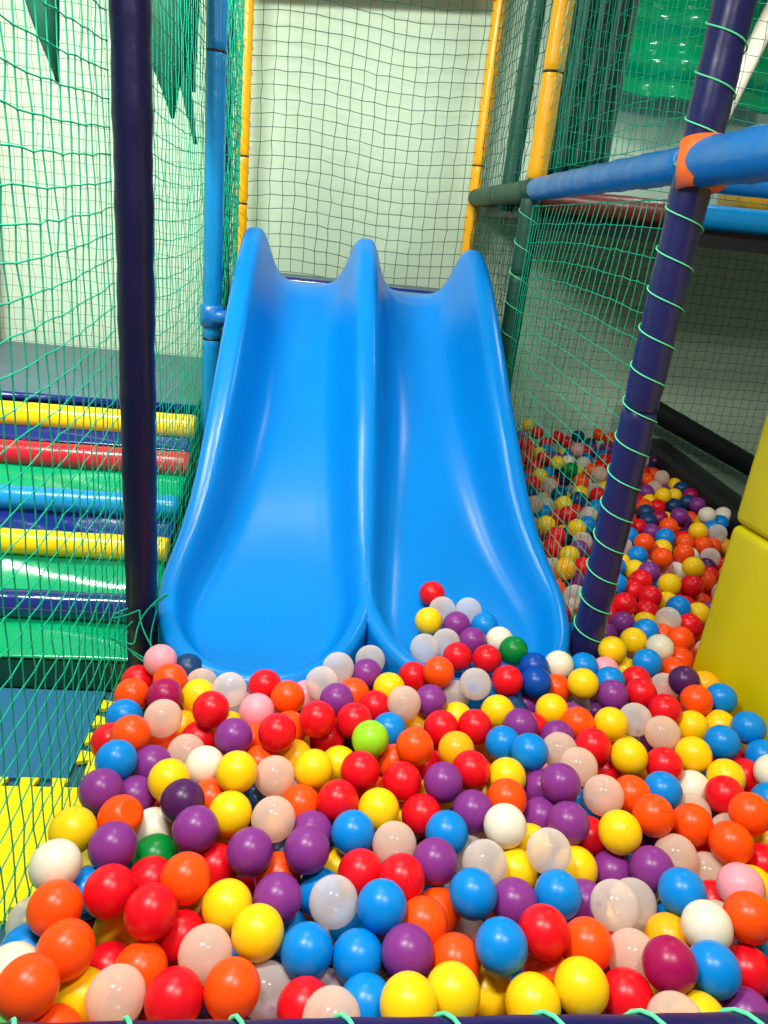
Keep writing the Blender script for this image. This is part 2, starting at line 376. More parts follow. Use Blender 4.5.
net('safety_net', (.96, 3.30, 1.75), (1, .05, 0), (0, 0, 1), 1.6, 1.2, .06, .06, .0014, M['net'], 'green net rising from the deck edge behind the upper net', seed=11)
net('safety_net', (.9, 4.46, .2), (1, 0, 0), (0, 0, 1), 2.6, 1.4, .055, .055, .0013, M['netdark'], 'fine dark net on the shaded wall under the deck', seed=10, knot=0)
# cord round the green post and the amber posts
for (x, y, z0, z1, rr, n_, lab) in ((.86, 3.22, .45, 1.64, .043, 10, 'pale green cord wound around the dark green post below the beam'), (.86, 4.44, 1.75, 2.7, .039, 9, 'thin cord wound around the rear right amber post'), (-.42, 4.40, 1.2, 2.7, .039, 13, 'thin cord wound around the rear left amber post')):
    o = MB().tube(helix((x, y, z0), (x, y, z1), rr, n_, -1), .0017, 5).build('lacing_cord', M['lace'] if z0 < 1 else M['yellow2']); tag(o, lab, 'cord'); loc_to(o, (x, y, z0))

# ------------------------------------------------------------------ upper deck on the right
dk = empty('upper_deck', (.92, 3.3, 1.6), 'dark brown raised deck over the back of the ball pool', 'deck')
MB().box((0, 0, 0), (2.5, 1.24, .05)).build('deck_board', M['brown'], dk, False)
MB().box((0, -.03, -.05), (2.5, .02, .0)).build('front_joist', M['dark'], dk, False)
rounded_box('deck_mat', (0, 0.02, .052), (2.5, 1.22, .10), .015, M['blue'], dk)
# green vinyl panels seen above the deck
o = mesh('vinyl_banner', *(lambda nx, nz: ([(1.25 + 1.15 * i / nx, 4.3 + .03 * math.sin(i * .9) + .05 * math.sin(j * 1.4), 2.28 + .7 * j / nz) for j in range(nz + 1) for i in range(nx + 1)], [(j * (nx + 1) + i, j * (nx + 1) + i + 1, (j + 1) * (nx + 1) + i + 1, (j + 1) * (nx + 1) + i) for j in range(nz) for i in range(nx)]))(24, 16), M['green'])
md = o.modifiers.new('s', 'SOLIDIFY'); md.thickness = .02
tag(o, 'glossy green vinyl banner high up behind the upper net', 'banner'); loc_to(o, (1.8, 4.3, 2.28))
o = mesh('vinyl_curtain', *(lambda nx, nz: ([(1.02 + .28 * i / nx, 3.62 + .04 * math.sin(i * 1.6), 1.72 + 1.26 * j / nz) for j in range(nz + 1) for i in range(nx + 1)], [(j * (nx + 1) + i, j * (nx + 1) + i + 1, (j + 1) * (nx + 1) + i + 1, (j + 1) * (nx + 1) + i) for j in range(nz) for i in range(nx)]))(16, 8), M['dkgreen'])
md = o.modifiers.new('s', 'SOLIDIFY'); md.thickness = .012
tag(o, 'dark green folded curtain beside the front amber post', 'curtain'); loc_to(o, (1.16, 3.62, 1.72))
padded('padded_rail', (1.83, 3.75, 2.12), (2.28, 4.2, 2.98), .045, M['cream'], 'pale slanted rail seen past the indigo post above the deck', 'rail', ties=False)
o = rounded_box('foam_block', (1.88, 3.42, 1.72), (2.12, 3.72, 1.95), .05, M['yellow']); o.rotation_euler = (0, 0, 0)
tag(o, 'amber foam block lying on the upper deck', 'block'); loc_to(o, (2.0, 3.57, 1.72))
o = rounded_box('punch_bag', (2.16, 3.5, 1.72), (2.42, 3.8, 2.12), .12, M['brown'], seg=6)
tag(o, 'brown rounded bag beside the amber block on the deck', 'bag'); loc_to(o, (2.3, 3.65, 1.72))

# ------------------------------------------------------------------ slide platform and the left stairs
pl = empty('play_platform', (.21, 4.05, 1.1), 'high platform with slate blue mat behind the slide top', 'platform')
rounded_box('platform_mat', (-.60, -.41, .03), (.62, .40, .09), .015, M['mat'], pl)
MB().box((-.60, -.40, -.08), (.62, .40, .028)).build('platform_base', M['dark'], pl, False)
pl = empty('play_platform', (-1.6, 3.9, 0), 'low platform with slate grey mat at the top of the left stairs', 'platform')
rounded_box('platform_mat', (-1.4, -.62, .60), (1.13, .52, .68), .02, M['mat'], pl)
MB().tube([(-1.4, -.62, .655), (1.13, -.62, .655)], .02, 12).build('front_trim', M['navysheet'], pl)
MB().box((-1.4, -.60, 0), (1.13, .50, .598)).build('platform_base', M['dkgreen'], pl, False)
X0, X1 = -2.3, -.46
for (y, z, r_, m, nm) in ((3.135, .615, .052, 'yellow2', 'topmost yellow'), (2.975, .500, .050, 'red', 'glossy red'), (2.725, .405, .046, 'sky', 'light blue'), (2.505, .325, .046, 'yellow2', 'lower yellow'), (2.28, .205, .048, 'navysheet', 'lowest navy')):
    padded('foam_roller', (X0, y, z), (X1, y, z), r_, M[m], nm + ' foam roller across the left stairs', 'roller', ties=False, wob=.03)
def sheet(y0, z0, y1, z1, m, label, sagv, seed):
    rr = random.Random(seed); ph = rr.random() * 9; V = []; F = []; nx, ny = 60, 14
    for j in range(ny + 1):
        for i in range(nx + 1):
            u = i / nx; v = j / ny
            z = z0 + (z1 - z0) * v - sagv * math.sin(PI * v) + .010 * math.sin(5 * u * PI + ph + 2.5 * v) * math.sin(PI * v)
            V.append((X0 + (X1 - .01 - X0) * u, y0 + (y1 - y0) * v, z))
    for j in range(ny):
        for i in range(nx):
            a = j * (nx + 1) + i; F.append((a, a + 1, a + nx + 2, a + nx + 1))
    o = mesh('vinyl_sheet', V, F, M[m]); md = o.modifiers.new('s', 'SOLIDIFY'); md.thickness = .006; md.offset = -1
    tag(o, label, 'sheet'); loc_to(o, ((X0 + X1) / 2, (y0 + y1) / 2, z0)); return o
sheet(3.02, .545, 3.10, .58, 'navysheet', 'narrow navy sheet between the red roller and topmost yellow roller', .005, 1)
sheet(2.77, .40, 2.955, .465, 'green', 'green sheet between the light blue roller and red roller', .015, 2)
sheet(2.55, .31, 2.72, .375, 'navysheet', 'navy sheet between the lower yellow roller and light blue roller', .015, 3)
sheet(2.325, .19, 2.49, .29, 'green', 'upper green sheet behind the lowest navy roller', .02, 4)
sheet(2.10, .115, 2.27, .165, 'green', 'lowest green sheet in front of the navy roller', .008, 5)
sb = empty('stair_frame', (-1.38, 2.6, 0), 'dark stepped frame carrying the rollers of the left stairs', 'stairs')
for (y0, y1, z) in ((2.10, 2.28, .10), (2.28, 2.50, .15), (2.50, 2.72, .26), (2.72, 2.97, .35), (2.97, 3.24, .44)):
    MB().box((-.92, y0 - 2.6, 0), (.91, y1 - 2.6 - .002, z)).build('step', M['dark'] if y0 > 2.11 else M['dkgreen'], sb, False)

# ------------------------------------------------------------------ jigsaw floor mats
def jigsaw(name, x0, y0, x1, y1, m, label, top=None, bottom=None, left=None, right=None, h=.012, z=-.011, pitch=.08, teeth=.034):
    """outline with dovetail teeth: +1 sticks out, -1 cuts in"""
    def side(a, b, sgn):
        a = Vector(a); b = Vector(b); d = (b - a); L = d.length; d.normalize(); nrm = Vector((d.y, -d.x)); out = [a]
        if sgn is None: return out
        n = int(L / pitch)
        for k in range(n):
            c = pitch * (k + .5) + (L - n * pitch) / 2
            w0, w1 = .016, .024
            out += [a + d * (c - w0), a + d * (c - w1) + nrm * teeth * sgn, a + d * (c + w1) + nrm * teeth * sgn, a + d * (c + w0)]
        return out
    P = side((x0, y0), (x1, y0), bottom) + side((x1, y0), (x1, y1), right) + side((x1, y1), (x0, y1), top) + side((x0, y1), (x0, y0), left)
    bm = bmesh.new(); vs = [bm.verts.new((p.x, p.y, 0)) for p in P]; f = bm.faces.new(vs)
    e = bmesh.ops.extrude_face_region(bm, geom=[f]); 
    for v in e['geom']:
        if isinstance(v, bmesh.types.BMVert): v.co.z += h
    bmesh.ops.recalc_face_normals(bm, faces=bm.faces[:])
    o = from_bm(name, bm, m, smooth=False); tag(o, label, 'mat'); loc_to(o, ((x0 + x1) / 2, (y0 + y1) / 2, 0)); o.location.z = z
    return o
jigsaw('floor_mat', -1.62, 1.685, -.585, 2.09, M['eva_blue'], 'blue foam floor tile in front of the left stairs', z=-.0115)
jigsaw('floor_mat', -1.62, 1.27, -.30, 1.645, M['eva_yellow'], 'yellow jigsaw floor tile seen through the near left net', top=1, bottom=1, z=-.004)
jigsaw('floor_mat', -.545, 1.69, -.30, 2.09, M['eva_yellow'], 'yellow jigsaw tile strip along the foot of the left net', left=1, z=-.003)
jigsaw('floor_mat', -1.62, .55, -.32, 1.17, M['eva_green'], 'green jigsaw floor tile nearest the camera', top=1, z=-.004)

# ------------------------------------------------------------------ yellow wall pad on the right
wp = empty('wall_pad', (1.315, 1.15, 0), 'tall lemon yellow wall pad at the right edge of the ball pit', 'pad')
def pad_part(z0, z1, name):
    bm = bmesh.new(); bmesh.ops.create_cube(bm, size=1)
    for v in bm.verts: v.co = Vector((v.co.x * .14 + .0, v.co.y * 1.26, (z0 + z1) / 2 + v.co.z * (z1 - z0)))
    bmesh.ops.bevel(bm, geom=bm.edges[:], offset=.025, segments=4, profile=.5, affect='EDGES')
    return from_bm(name, bm, M['pad'], wp)
pad_part(.0, .85, 'lower_cushion'); pad_part(.852, 1.9, 'upper_cushion')
wp.rotation_euler = (0, 0, math.radians(8))
# dark kerb behind the pool
kb = rounded_box('padded_kerb', (-.08, -1.0, 0), (.08, .9, .45), .05, M['dark']); kb.location = (2.10, 3.4, 0); kb.rotation_euler = (0, 0, math.radians(-4))
tag(kb, 'black padded kerb closing the dim back pool', 'kerb')

# ------------------------------------------------------------------ hanging palm leaves
def leaf(name, base, tip, width, lobes, label, bend=.05, side=(1, 0, 0)):
    base = Vector(base); tip = Vector(tip); t = tip - base; L = t.length; t.normalize(); s_ = Vector(side); s_ = (s_ - t * s_.dot(t)).normalized(); n = t.cross(s_)
    V = []; F = []; N = 40
    for i in range(N + 1):
        u = i / N; w_ = width * (math.sin(PI * min(1, u * .62 + .33)) ** .8) * (1 - u ** 5)
        w_ *= (1 + lobes * (((u * 5) % 1) - .5) * .7)
        for k in (-1, -.5, 0, .5, 1):
            V.append(base + t * (L * u + .03 * lobes * abs(k)) + s_ * (w_ * k) + n * (bend * math.sin(PI * u) - abs(k) * .02))
    for i in range(N):
        for k in range(4):
            a = i * 5 + k; F.append((a, a + 1, a + 6, a + 5))
    o = mesh(name, V, F, M['leaf']); md = o.modifiers.new('s', 'SOLIDIFY'); md.thickness = .006
    tag(o, label, 'leaf'); loc_to(o, base); return o
leaf('palm_leaf', (-.845, 2.6, 2.30), (-.80, 2.6, 1.80), .060, .05, 'single dark green fabric leaf hanging left of the navy post')
leaf('palm_leaf', (-.575, 3.0, 2.45), (-.535, 3.0, 1.78), .115, .12, 'broad dark green fabric leaf hanging right of the navy post')
leaf('palm_leaf', (-.50, 3.08, 2.40), (-.475, 3.08, 1.88), .040, .1, 'short dark leaf beside the light blue post')
leaf('palm_leaf', (-.52, 3.04, 2.10), (-.462, 3.04, 1.71), .018, .2, 'thin pointed dark leaf tip hanging lowest by the light blue post')
BALLS = """
K|-0.315,1.596,0.451|pink plastic ball beside the left net, the only pink one there
R|-0.368,1.590,0.393|red plastic ball beside the left net, the rightmost red one there
O|-0.279,1.526,0.444|orange plastic ball beside the left net, the rightmost orange one there
N|-0.252,1.620,0.412|navy plastic ball along the left lane's end, the only navy one there
O|-0.358,1.482,0.429|orange plastic ball left of a magenta ball, beside the left net
M|-0.277,1.447,0.455|magenta plastic ball beside the left net, the only magenta one there
Y|-0.206,1.479,0.436|yellow plastic ball in front of a navy ball, below the right lane's end
T|-0.134,1.465,0.466|translucent plastic ball below the right lane's end, the leftmost translucent one there
k|-0.209,1.555,0.414|translucent plastic ball along the left lane's end, the leftmost translucent one there
R|-0.164,1.374,0.477|red plastic ball in the left half of the pit, the red one farthest back there
B|-0.357,1.403,0.427|blue plastic ball beside the left net, the rightmost blue one there
k|-0.261,1.344,0.473|translucent plastic ball in the left half of the pit, the leftmost translucent one there
A|-0.232,1.429,0.383|yellow plastic ball below the right lane's end, the leftmost yellow one there
O|-0.316,1.288,0.472|orange plastic ball behind a purple ball and behind a blue ball, beside the left net
R|-0.367,1.324,0.423|red plastic ball beside the left net, the leftmost red one there
O|-0.266,1.359,0.396|orange plastic ball right of a blue ball, in the left half of the pit
R|-0.188,1.367,0.402|red plastic ball behind a cream white ball, in the left half of the pit
P|-0.107,1.297,0.466|purple plastic ball in the left half of the pit, the purple one farthest back there
K|-0.067,1.421,0.442|pink plastic ball below the right lane's end, the leftmost pink one there
R|-0.055,1.515,0.445|red plastic ball along the left lane's end, the only red one there
O|0.001,1.460,0.453|orange plastic ball below the right lane's end, the leftmost orange one there
R|-0.016,1.291,0.486|red plastic ball behind a translucent ball, in the left half of the pit
O|0.009,1.376,0.430|orange plastic ball in the left half of the pit, the orange one farthest back there
B|-0.325,1.209,0.472|blue plastic ball in front of a blue ball, beside the left net
P|-0.265,1.244,0.433|purple plastic ball in the left half of the pit, the leftmost purple one there
k|-0.204,1.293,0.424|translucent plastic ball behind a yellow ball, in the left half of the pit
W|-0.157,1.232,0.444|cream white ball in the left half of the pit, the rightmost cream white one there
Y|-0.088,1.165,0.489|yellow plastic ball right of a cream white ball, in the left half of the pit
O|-0.049,1.271,0.418|orange plastic ball in front of a red ball, in the left half of the pit
Y|-0.216,1.166,0.465|yellow plastic ball left of a cream white ball, in the left half of the pit
P|-0.333,1.130,0.469|purple plastic ball beside the left net, the purple one farthest back there
P|-0.281,1.167,0.421|purple plastic ball beside the left net, the rightmost purple one there
V|-0.179,1.097,0.478|purple plastic ball behind a purple ball, in front of a cream white ball
O|-0.135,1.159,0.425|orange plastic ball left of a navy ball, in the left half of the pit
N|-0.054,1.198,0.389|navy plastic ball in the left half of the pit, the leftmost navy one there
k|-0.015,1.191,0.458|translucent ball, second from the right of the translucent ones in the left half
A|0.024,1.300,0.412|yellow plastic ball left of a yellow ball, right of an orange ball
Y|0.062,1.210,0.461|yellow plastic ball behind an orange ball, left of a navy ball
Y|0.118,1.267,0.425|yellow plastic ball in front of a navy ball, in front of a red ball
R|0.069,1.352,0.477|red plastic ball in front of a pink ball, in the left half of the pit
R|0.096,1.374,0.406|red plastic ball left of a lime green ball, in the left half of the pit
P|0.115,1.451,0.457|purple plastic ball below the right lane's end, the leftmost purple one there
T|0.081,1.523,0.454|translucent plastic ball left of an orange ball, along the left lane's end
T|0.123,1.598,0.449|translucent plastic ball left of a purple ball, along the left lane's end
o|-0.283,1.068,0.464|dented orange ball left of a cream white ball, beside the left net
Y|-0.091,1.082,0.465|yellow plastic ball behind a red ball, in front of a cream white ball
k|-0.011,1.059,0.476|translucent plastic ball left of an orange ball, in the left half of the pit
O|0.038,1.137,0.435|orange plastic ball in the left half of the pit, the rightmost orange one there
R|0.109,1.120,0.464|red ball, fourth from the right of the red ones in the left half
W|-0.233,1.100,0.406|cream white ball in the left half of the pit, the leftmost cream white one there
P|-0.145,1.026,0.482|purple plastic ball right of a dark green ball, in the left half of the pit
P|0.060,1.062,0.441|purple plastic ball right of a translucent ball, in the left half of the pit
T|0.213,1.687,0.419|translucent plastic ball along the left lane's end, the rightmost translucent one there
P|0.198,1.609,0.426|purple plastic ball along the left lane's end, the only purple one there
O|0.162,1.539,0.414|orange plastic ball along the left lane's end, the only orange one there
Y|0.250,1.544,0.430|yellow plastic ball along the left lane's end, the only yellow one there
R|0.210,1.476,0.423|red plastic ball below the right lane's end, the leftmost red one there
k|0.274,1.447,0.459|translucent plastic ball behind a blue ball, below the right lane's end
P|0.344,1.481,0.442|purple plastic ball in front of an orange ball, below the right lane's end
R|0.323,1.625,0.413|red plastic ball left of an orange ball, below the right lane's end
O|0.380,1.590,0.454|orange plastic ball below the right lane's end, the orange one farthest back there
R|0.450,1.696,0.434|red ball, third from the left of the red ones below the right lane's end
R|0.531,1.691,0.434|red plastic ball left of a dark green ball, below the right lane's end
T|0.365,1.732,0.435|translucent plastic ball behind an orange ball, behind a red ball, left of a translucent ball
T|0.432,1.774,0.430|translucent plastic ball in front of a purple ball, below the right lane's end
P|0.510,1.787,0.431|purple plastic ball below the right lane's end, the purple one farthest back there
T|0.467,1.546,0.452|translucent plastic ball right of an orange ball, below the right lane's end
k|0.428,1.580,0.392|translucent plastic ball right of a purple ball, below the right lane's end
R|0.556,1.569,0.450|red plastic ball behind a yellow ball, below the right lane's end
Y|0.503,1.446,0.444|yellow plastic ball right of a red ball, below the right lane's end
R|0.152,1.371,0.462|red plastic ball left of a blue ball, in the left half of the pit
L|0.183,1.298,0.470|lime green ball in the left half of the pit, the only lime green one
B|0.236,1.386,0.427|blue plastic ball in the centre of the pit, the leftmost blue one there
A|0.320,1.471,0.367|yellow plastic ball behind a red ball, in front of a purple ball
R|0.354,1.378,0.444|red plastic ball right of a translucent ball, in the centre of the pit
R|0.433,1.380,0.448|red plastic ball in front of a translucent ball, left of a blue ball
B|0.485,1.320,0.450|blue plastic ball left of a blue ball, in the centre of the pit
O|0.275,1.267,0.479|orange plastic ball in the centre of the pit, the orange one farthest back there
O|0.241,1.293,0.413|orange plastic ball in the centre of the pit, the leftmost orange one there
A|0.376,1.302,0.445|yellow plastic ball in the centre of the pit, the leftmost yellow one there
R|0.157,1.208,0.462|red plastic ball in front of a navy ball, in the left half of the pit
R|0.242,1.187,0.455|red ball, second from the left of the red ones in the centre
R|0.311,1.316,0.384|red ball, fourth from the left of the red ones in the centre
P|0.323,1.172,0.469|purple plastic ball behind a red ball, in the centre of the pit
R|0.389,1.216,0.464|red plastic ball right of a purple ball, in the centre of the pit
Y|0.467,1.210,0.453|yellow plastic ball behind an orange ball, in the centre of the pit
Y|0.187,1.105,0.459|yellow plastic ball in the left half of the pit, the rightmost yellow one there
R|0.276,1.118,0.435|red plastic ball behind a purple ball, left of a blue ball
P|0.372,1.104,0.460|purple plastic ball left of a cream white ball, in the centre of the pit
O|0.446,1.134,0.464|orange plastic ball right of a purple ball, in the centre of the pit
W|0.418,1.044,0.483|cream white plastic ball in the centre of the pit, the only cream white one there
B|0.135,1.045,0.460|blue plastic ball in the left half of the pit, the blue one farthest back there
B|0.311,1.048,0.460|blue plastic ball behind a purple ball, right of a red ball
k|0.209,1.016,0.463|translucent plastic ball in the centre of the pit, the leftmost translucent one there
R|0.422,2.005,0.461|red plastic ball on the slide's right lane, the leftmost red one there
T|0.444,1.931,0.448|translucent plastic ball on the slide's right lane, the leftmost translucent one there
T|0.525,1.935,0.447|translucent plastic ball behind a purple ball, on the slide's right lane
Y|0.394,1.869,0.443|yellow plastic ball on the slide's right lane, the leftmost yellow one there
P|0.476,1.858,0.440|purple plastic ball on the slide's right lane, the leftmost purple one there
B|0.561,1.866,0.437|blue plastic ball on the slide's right lane, the leftmost blue one there
W|0.590,1.793,0.433|cream white plastic ball below the right lane's end, the leftmost cream white one there
G|0.610,1.718,0.448|dark green plastic ball below the right lane's end, the only dark green one there
D|0.651,1.651,0.440|royal blue ball below the right lane's end, the royal blue one farthest back there
D|0.634,1.574,0.444|royal blue ball below the right lane's end, the royal blue one nearest the camera there
W|0.727,1.671,0.437|cream white plastic ball below the right lane's end, the rightmost cream white one there
O|0.704,1.602,0.407|orange plastic ball below the right lane's end, the rightmost orange one there
B|0.804,1.685,0.426|blue plastic ball below the right lane's end, the leftmost blue one there
Y|0.754,1.562,0.454|yellow plastic ball left of a pink ball, below the right lane's end
P|0.617,1.585,0.367|purple plastic ball behind a purple ball, below the right lane's end
Y|0.647,1.472,0.435|yellow plastic ball in front of a royal blue ball, below the right lane's end
T|0.766,1.601,0.359|translucent plastic ball left of a yellow ball, below the right lane's end
o|0.689,1.406,0.446|dented orange ball in the right half of the pit, the leftmost orange one there
P|0.539,1.377,0.457|purple plastic ball in the centre of the pit, the purple one farthest back there
P|0.625,1.360,0.440|purple plastic ball in the right half of the pit, the leftmost purple one there
k|0.603,1.287,0.462|translucent plastic ball in the right half of the pit, the leftmost translucent one there
R|0.681,1.294,0.471|red plastic ball in the right half of the pit, the red one farthest back there
B|0.524,1.258,0.480|blue plastic ball right of a blue ball, in the centre of the pit
k|0.617,1.212,0.483|translucent plastic ball in front of a purple ball, in front of a red ball
Y|0.768,1.401,0.452|yellow plastic ball in the right half of the pit, the leftmost yellow one there
P|0.827,1.535,0.440|purple plastic ball in front of a pink ball, below the right lane's end
B|0.859,1.629,0.420|blue plastic ball below the right lane's end, the rightmost blue one there
B|0.996,1.708,0.433|blue plastic ball near the yellow wall pad, the leftmost blue one there
Y|0.915,1.765,0.435|yellow plastic ball behind a pink ball, below the right lane's end
Y|1.018,1.850,0.419|yellow plastic ball below the right lane's end, the rightmost yellow one there
B|0.918,1.872,0.382|blue plastic ball below the right lane's end, the blue one farthest back there
W|1.073,1.795,0.432|cream white plastic ball near the yellow wall pad, the leftmost cream white one there
R|0.945,1.651,0.411|red plastic ball behind a red ball, below the right lane's end
R|0.906,1.544,0.443|red plastic ball in front of a red ball, below the right lane's end
T|0.842,1.430,0.446|translucent plastic ball below the right lane's end, the translucent one nearest the camera there
Y|0.754,1.266,0.469|yellow plastic ball behind a translucent ball, in the right half of the pit
T|1.022,1.636,0.402|translucent plastic ball near the yellow wall pad, the only translucent one there
V|1.039,1.584,0.460|purple plastic ball near the yellow wall pad, the leftmost purple one there
O|1.091,1.725,0.401|orange plastic ball near the yellow wall pad, the leftmost orange one there
A|1.112,1.602,0.436|yellow plastic ball near the yellow wall pad, the yellow one farthest back there
O|1.035,1.505,0.455|orange plastic ball near the yellow wall pad, the rightmost orange one there
B|1.112,1.523,0.451|blue ball, second from the left of the blue ones near the yellow wall pad
R|0.932,1.464,0.452|red plastic ball near the yellow wall pad, the leftmost red one there
Y|1.001,1.442,0.421|yellow plastic ball near the yellow wall pad, the leftmost yellow one there
Y|1.084,1.459,0.414|yellow plastic ball behind a blue ball, near the yellow wall pad
B|1.112,1.394,0.459|blue plastic ball behind a blue ball, behind a red ball, right of a blue ball
B|1.015,1.339,0.457|blue plastic ball left of a blue ball, near the yellow wall pad
B|1.112,1.319,0.435|blue plastic ball behind a cream white ball, near the yellow wall pad
k|0.876,1.360,0.462|translucent plastic ball in the right half of the pit, the translucent one farthest back there
R|0.830,1.249,0.461|red ball, fourth from the left of the red ones in the right half
Y|0.920,1.292,0.458|yellow plastic ball behind a cream white ball, in the right half of the pit
R|1.048,1.279,0.412|red plastic ball near the yellow wall pad, the rightmost red one there
Y|0.966,1.228,0.450|yellow plastic ball left of a red ball, near the yellow wall pad
R|0.924,1.161,0.461|red plastic ball left of a blue ball, in the right half of the pit
W|1.072,1.227,0.467|cream white plastic ball near the yellow wall pad, the rightmost cream white one there
B|0.792,1.173,0.458|blue plastic ball in the right half of the pit, the blue one farthest back there
O|0.715,1.154,0.462|orange ball, second from the left of the orange ones in the right half
R|0.721,1.294,0.402|red plastic ball behind a blue ball, behind a translucent ball, left of a yellow ball
k|0.642,1.130,0.482|translucent plastic ball behind a yellow ball, in the right half of the pit
W|0.893,1.224,0.420|cream white ball in the right half of the pit, the leftmost cream white one there
k|0.857,1.154,0.419|translucent plastic ball behind a translucent ball, in front of a cream white ball
c|0.724,1.078,0.482|orange ball behind a purple ball, in the right half of the pit
O|0.814,1.084,0.456|orange plastic ball in front of a cream white ball, left of an orange ball
O|0.918,1.071,0.498|orange plastic ball behind an orange ball, in the right half of the pit
B|1.032,1.162,0.446|blue plastic ball near the yellow wall pad, the rightmost blue one there
O|0.856,1.019,0.474|orange plastic ball left of a red ball, in the right half of the pit
P|0.557,1.150,0.492|purple plastic ball in front of a purple ball, in front of a translucent ball
P|0.543,1.200,0.432|purple plastic ball in front of a blue ball, left of a blue ball
P|0.550,1.066,0.471|purple plastic ball behind a translucent ball, left of a yellow ball
P|0.521,1.125,0.427|purple plastic ball right of a cream white ball, in the centre of the pit
R|0.608,1.087,0.416|red plastic ball behind a purple ball, in the right half of the pit
Y|-0.355,1.033,0.468|yellow plastic ball beside the left net, the only yellow one there
W|-0.352,0.935,0.493|cream white plastic ball beside the left net, the only cream white one there
P|-0.277,0.990,0.478|purple plastic ball left of a dark green ball, beside the left net
G|-0.214,1.023,0.419|dark green ball in the left half of the pit, the only dark green one there
O|-0.329,0.859,0.489|orange plastic ball beside the left net, the leftmost orange one there
T|-0.385,0.911,0.396|translucent plastic ball beside the left net, the leftmost translucent one there
B|-0.310,0.941,0.426|blue plastic ball left of a red ball, beside the left net
R|-0.259,0.900,0.478|red plastic ball in the left half of the pit, the leftmost red one there
R|-0.206,0.949,0.444|red plastic ball behind a red ball, in front of a cream white ball
O|-0.145,0.920,0.484|orange plastic ball right of a dark green ball, in the left half of the pit
R|-0.107,1.005,0.416|red ball, seventh from the left of the red ones in the left half
R|-0.186,0.852,0.491|red plastic ball behind an orange ball, in front of a dark green ball
Y|-0.251,0.910,0.383|yellow plastic ball in the left half of the pit, the leftmost yellow one there
O|-0.290,0.784,0.497|orange plastic ball beside the left net, the orange one nearest the camera there
B|-0.368,0.839,0.422|blue plastic ball beside the left net, the leftmost blue one there
W|-0.362,0.773,0.464|cream white plastic ball against the front bar, the only cream white one there
O|-0.316,0.713,0.518|orange plastic ball against the front bar, the leftmost orange one there
Y|-0.267,0.764,0.424|yellow plastic ball against the front bar, the leftmost yellow one there
k|-0.209,0.732,0.472|translucent plastic ball against the front bar, the leftmost translucent one there
O|-0.283,0.691,0.450|orange plastic ball against the front bar, the orange one nearest the camera there
R|-0.248,0.832,0.390|red plastic ball against the front bar, the leftmost red one there
O|-0.191,0.799,0.433|orange plastic ball right of a red ball, right of a yellow ball
R|-0.130,0.730,0.469|red plastic ball in front of a red ball, against the front bar
R|-0.143,0.861,0.425|red ball in the left half of the pit, the red one nearest the camera there
k|-0.097,0.803,0.463|translucent ball in the left half of the pit, the translucent one nearest the camera there
Y|-0.074,0.886,0.463|yellow ball, fifth from the left of the yellow ones in the left half
Y|-0.022,0.828,0.476|yellow plastic ball left of a blue ball, in the left half of the pit
O|-0.051,0.739,0.475|orange ball, third from the right of the orange ones against the front bar
P|-0.047,0.986,0.473|purple plastic ball left of a navy ball, in the left half of the pit
P|0.051,0.988,0.477|purple plastic ball behind a translucent ball, in the left half of the pit
O|0.004,0.991,0.413|orange plastic ball left of a blue ball, in the left half of the pit
P|0.005,0.901,0.462|purple ball in the left half of the pit, the purple one nearest the camera there
B|0.078,0.962,0.407|blue plastic ball right of an orange ball, in the left half of the pit
T|0.096,0.890,0.469|translucent plastic ball in the left half of the pit, the rightmost translucent one there
R|0.146,0.967,0.447|red plastic ball in front of a blue ball, in the left half of the pit
R|0.212,0.932,0.474|red plastic ball behind a blue ball, in the centre of the pit
B|0.171,0.863,0.491|blue plastic ball in the left half of the pit, the rightmost blue one there
B|0.054,0.810,0.459|blue ball in the left half of the pit, the blue one nearest the camera there
B|0.133,0.806,0.450|blue plastic ball against the front bar, the leftmost blue one there
B|0.132,0.905,0.399|blue plastic ball left of a purple ball, in the left half of the pit
T|-0.003,0.780,0.414|translucent plastic ball left of a translucent ball, against the front bar
R|0.053,0.732,0.444|red plastic ball against the front bar, the red one nearest the camera there
k|0.087,0.681,0.494|translucent plastic ball right of a translucent ball, against the front bar
B|0.140,0.727,0.457|blue plastic ball against the front bar, the blue one nearest the camera there
P|0.206,0.793,0.477|purple plastic ball in the centre of the pit, the leftmost purple one there
O|0.242,0.861,0.456|orange plastic ball in front of a red ball, in the centre of the pit
P|0.277,0.976,0.466|purple plastic ball in front of a blue ball, right of a red ball
T|0.367,0.974,0.465|translucent plastic ball behind a purple ball, in the centre of the pit
T|0.362,1.066,0.392|translucent plastic ball behind a blue ball, left of a cream white ball
Y|0.435,0.994,0.425|yellow plastic ball right of a blue ball, in the centre of the pit
T|0.484,0.983,0.485|translucent plastic ball left of a red ball, in the centre of the pit
Y|0.555,1.006,0.420|yellow plastic ball in the centre of the pit, the rightmost yellow one there
Y|0.481,1.058,0.422|yellow plastic ball behind a yellow ball, in the centre of the pit
P|0.402,0.897,0.459|purple plastic ball behind a blue ball, in front of a translucent ball
B|0.327,0.894,0.483|blue plastic ball behind a translucent ball, in the centre of the pit
B|0.480,0.906,0.468|blue plastic ball in the centre of the pit, the rightmost blue one there
P|0.543,0.928,0.423|purple plastic ball in the centre of the pit, the rightmost purple one there
R|0.422,0.812,0.496|red plastic ball in the centre of the pit, the rightmost red one there
O|0.280,0.916,0.414|orange plastic ball behind an orange ball, in the centre of the pit
T|0.335,0.917,0.358|translucent plastic ball in the centre of the pit, the translucent one nearest the camera there
B|0.347,0.785,0.500|blue plastic ball in the centre of the pit, the blue one nearest the camera there
O|0.283,0.794,0.455|orange plastic ball against the front bar, the orange one farthest back there
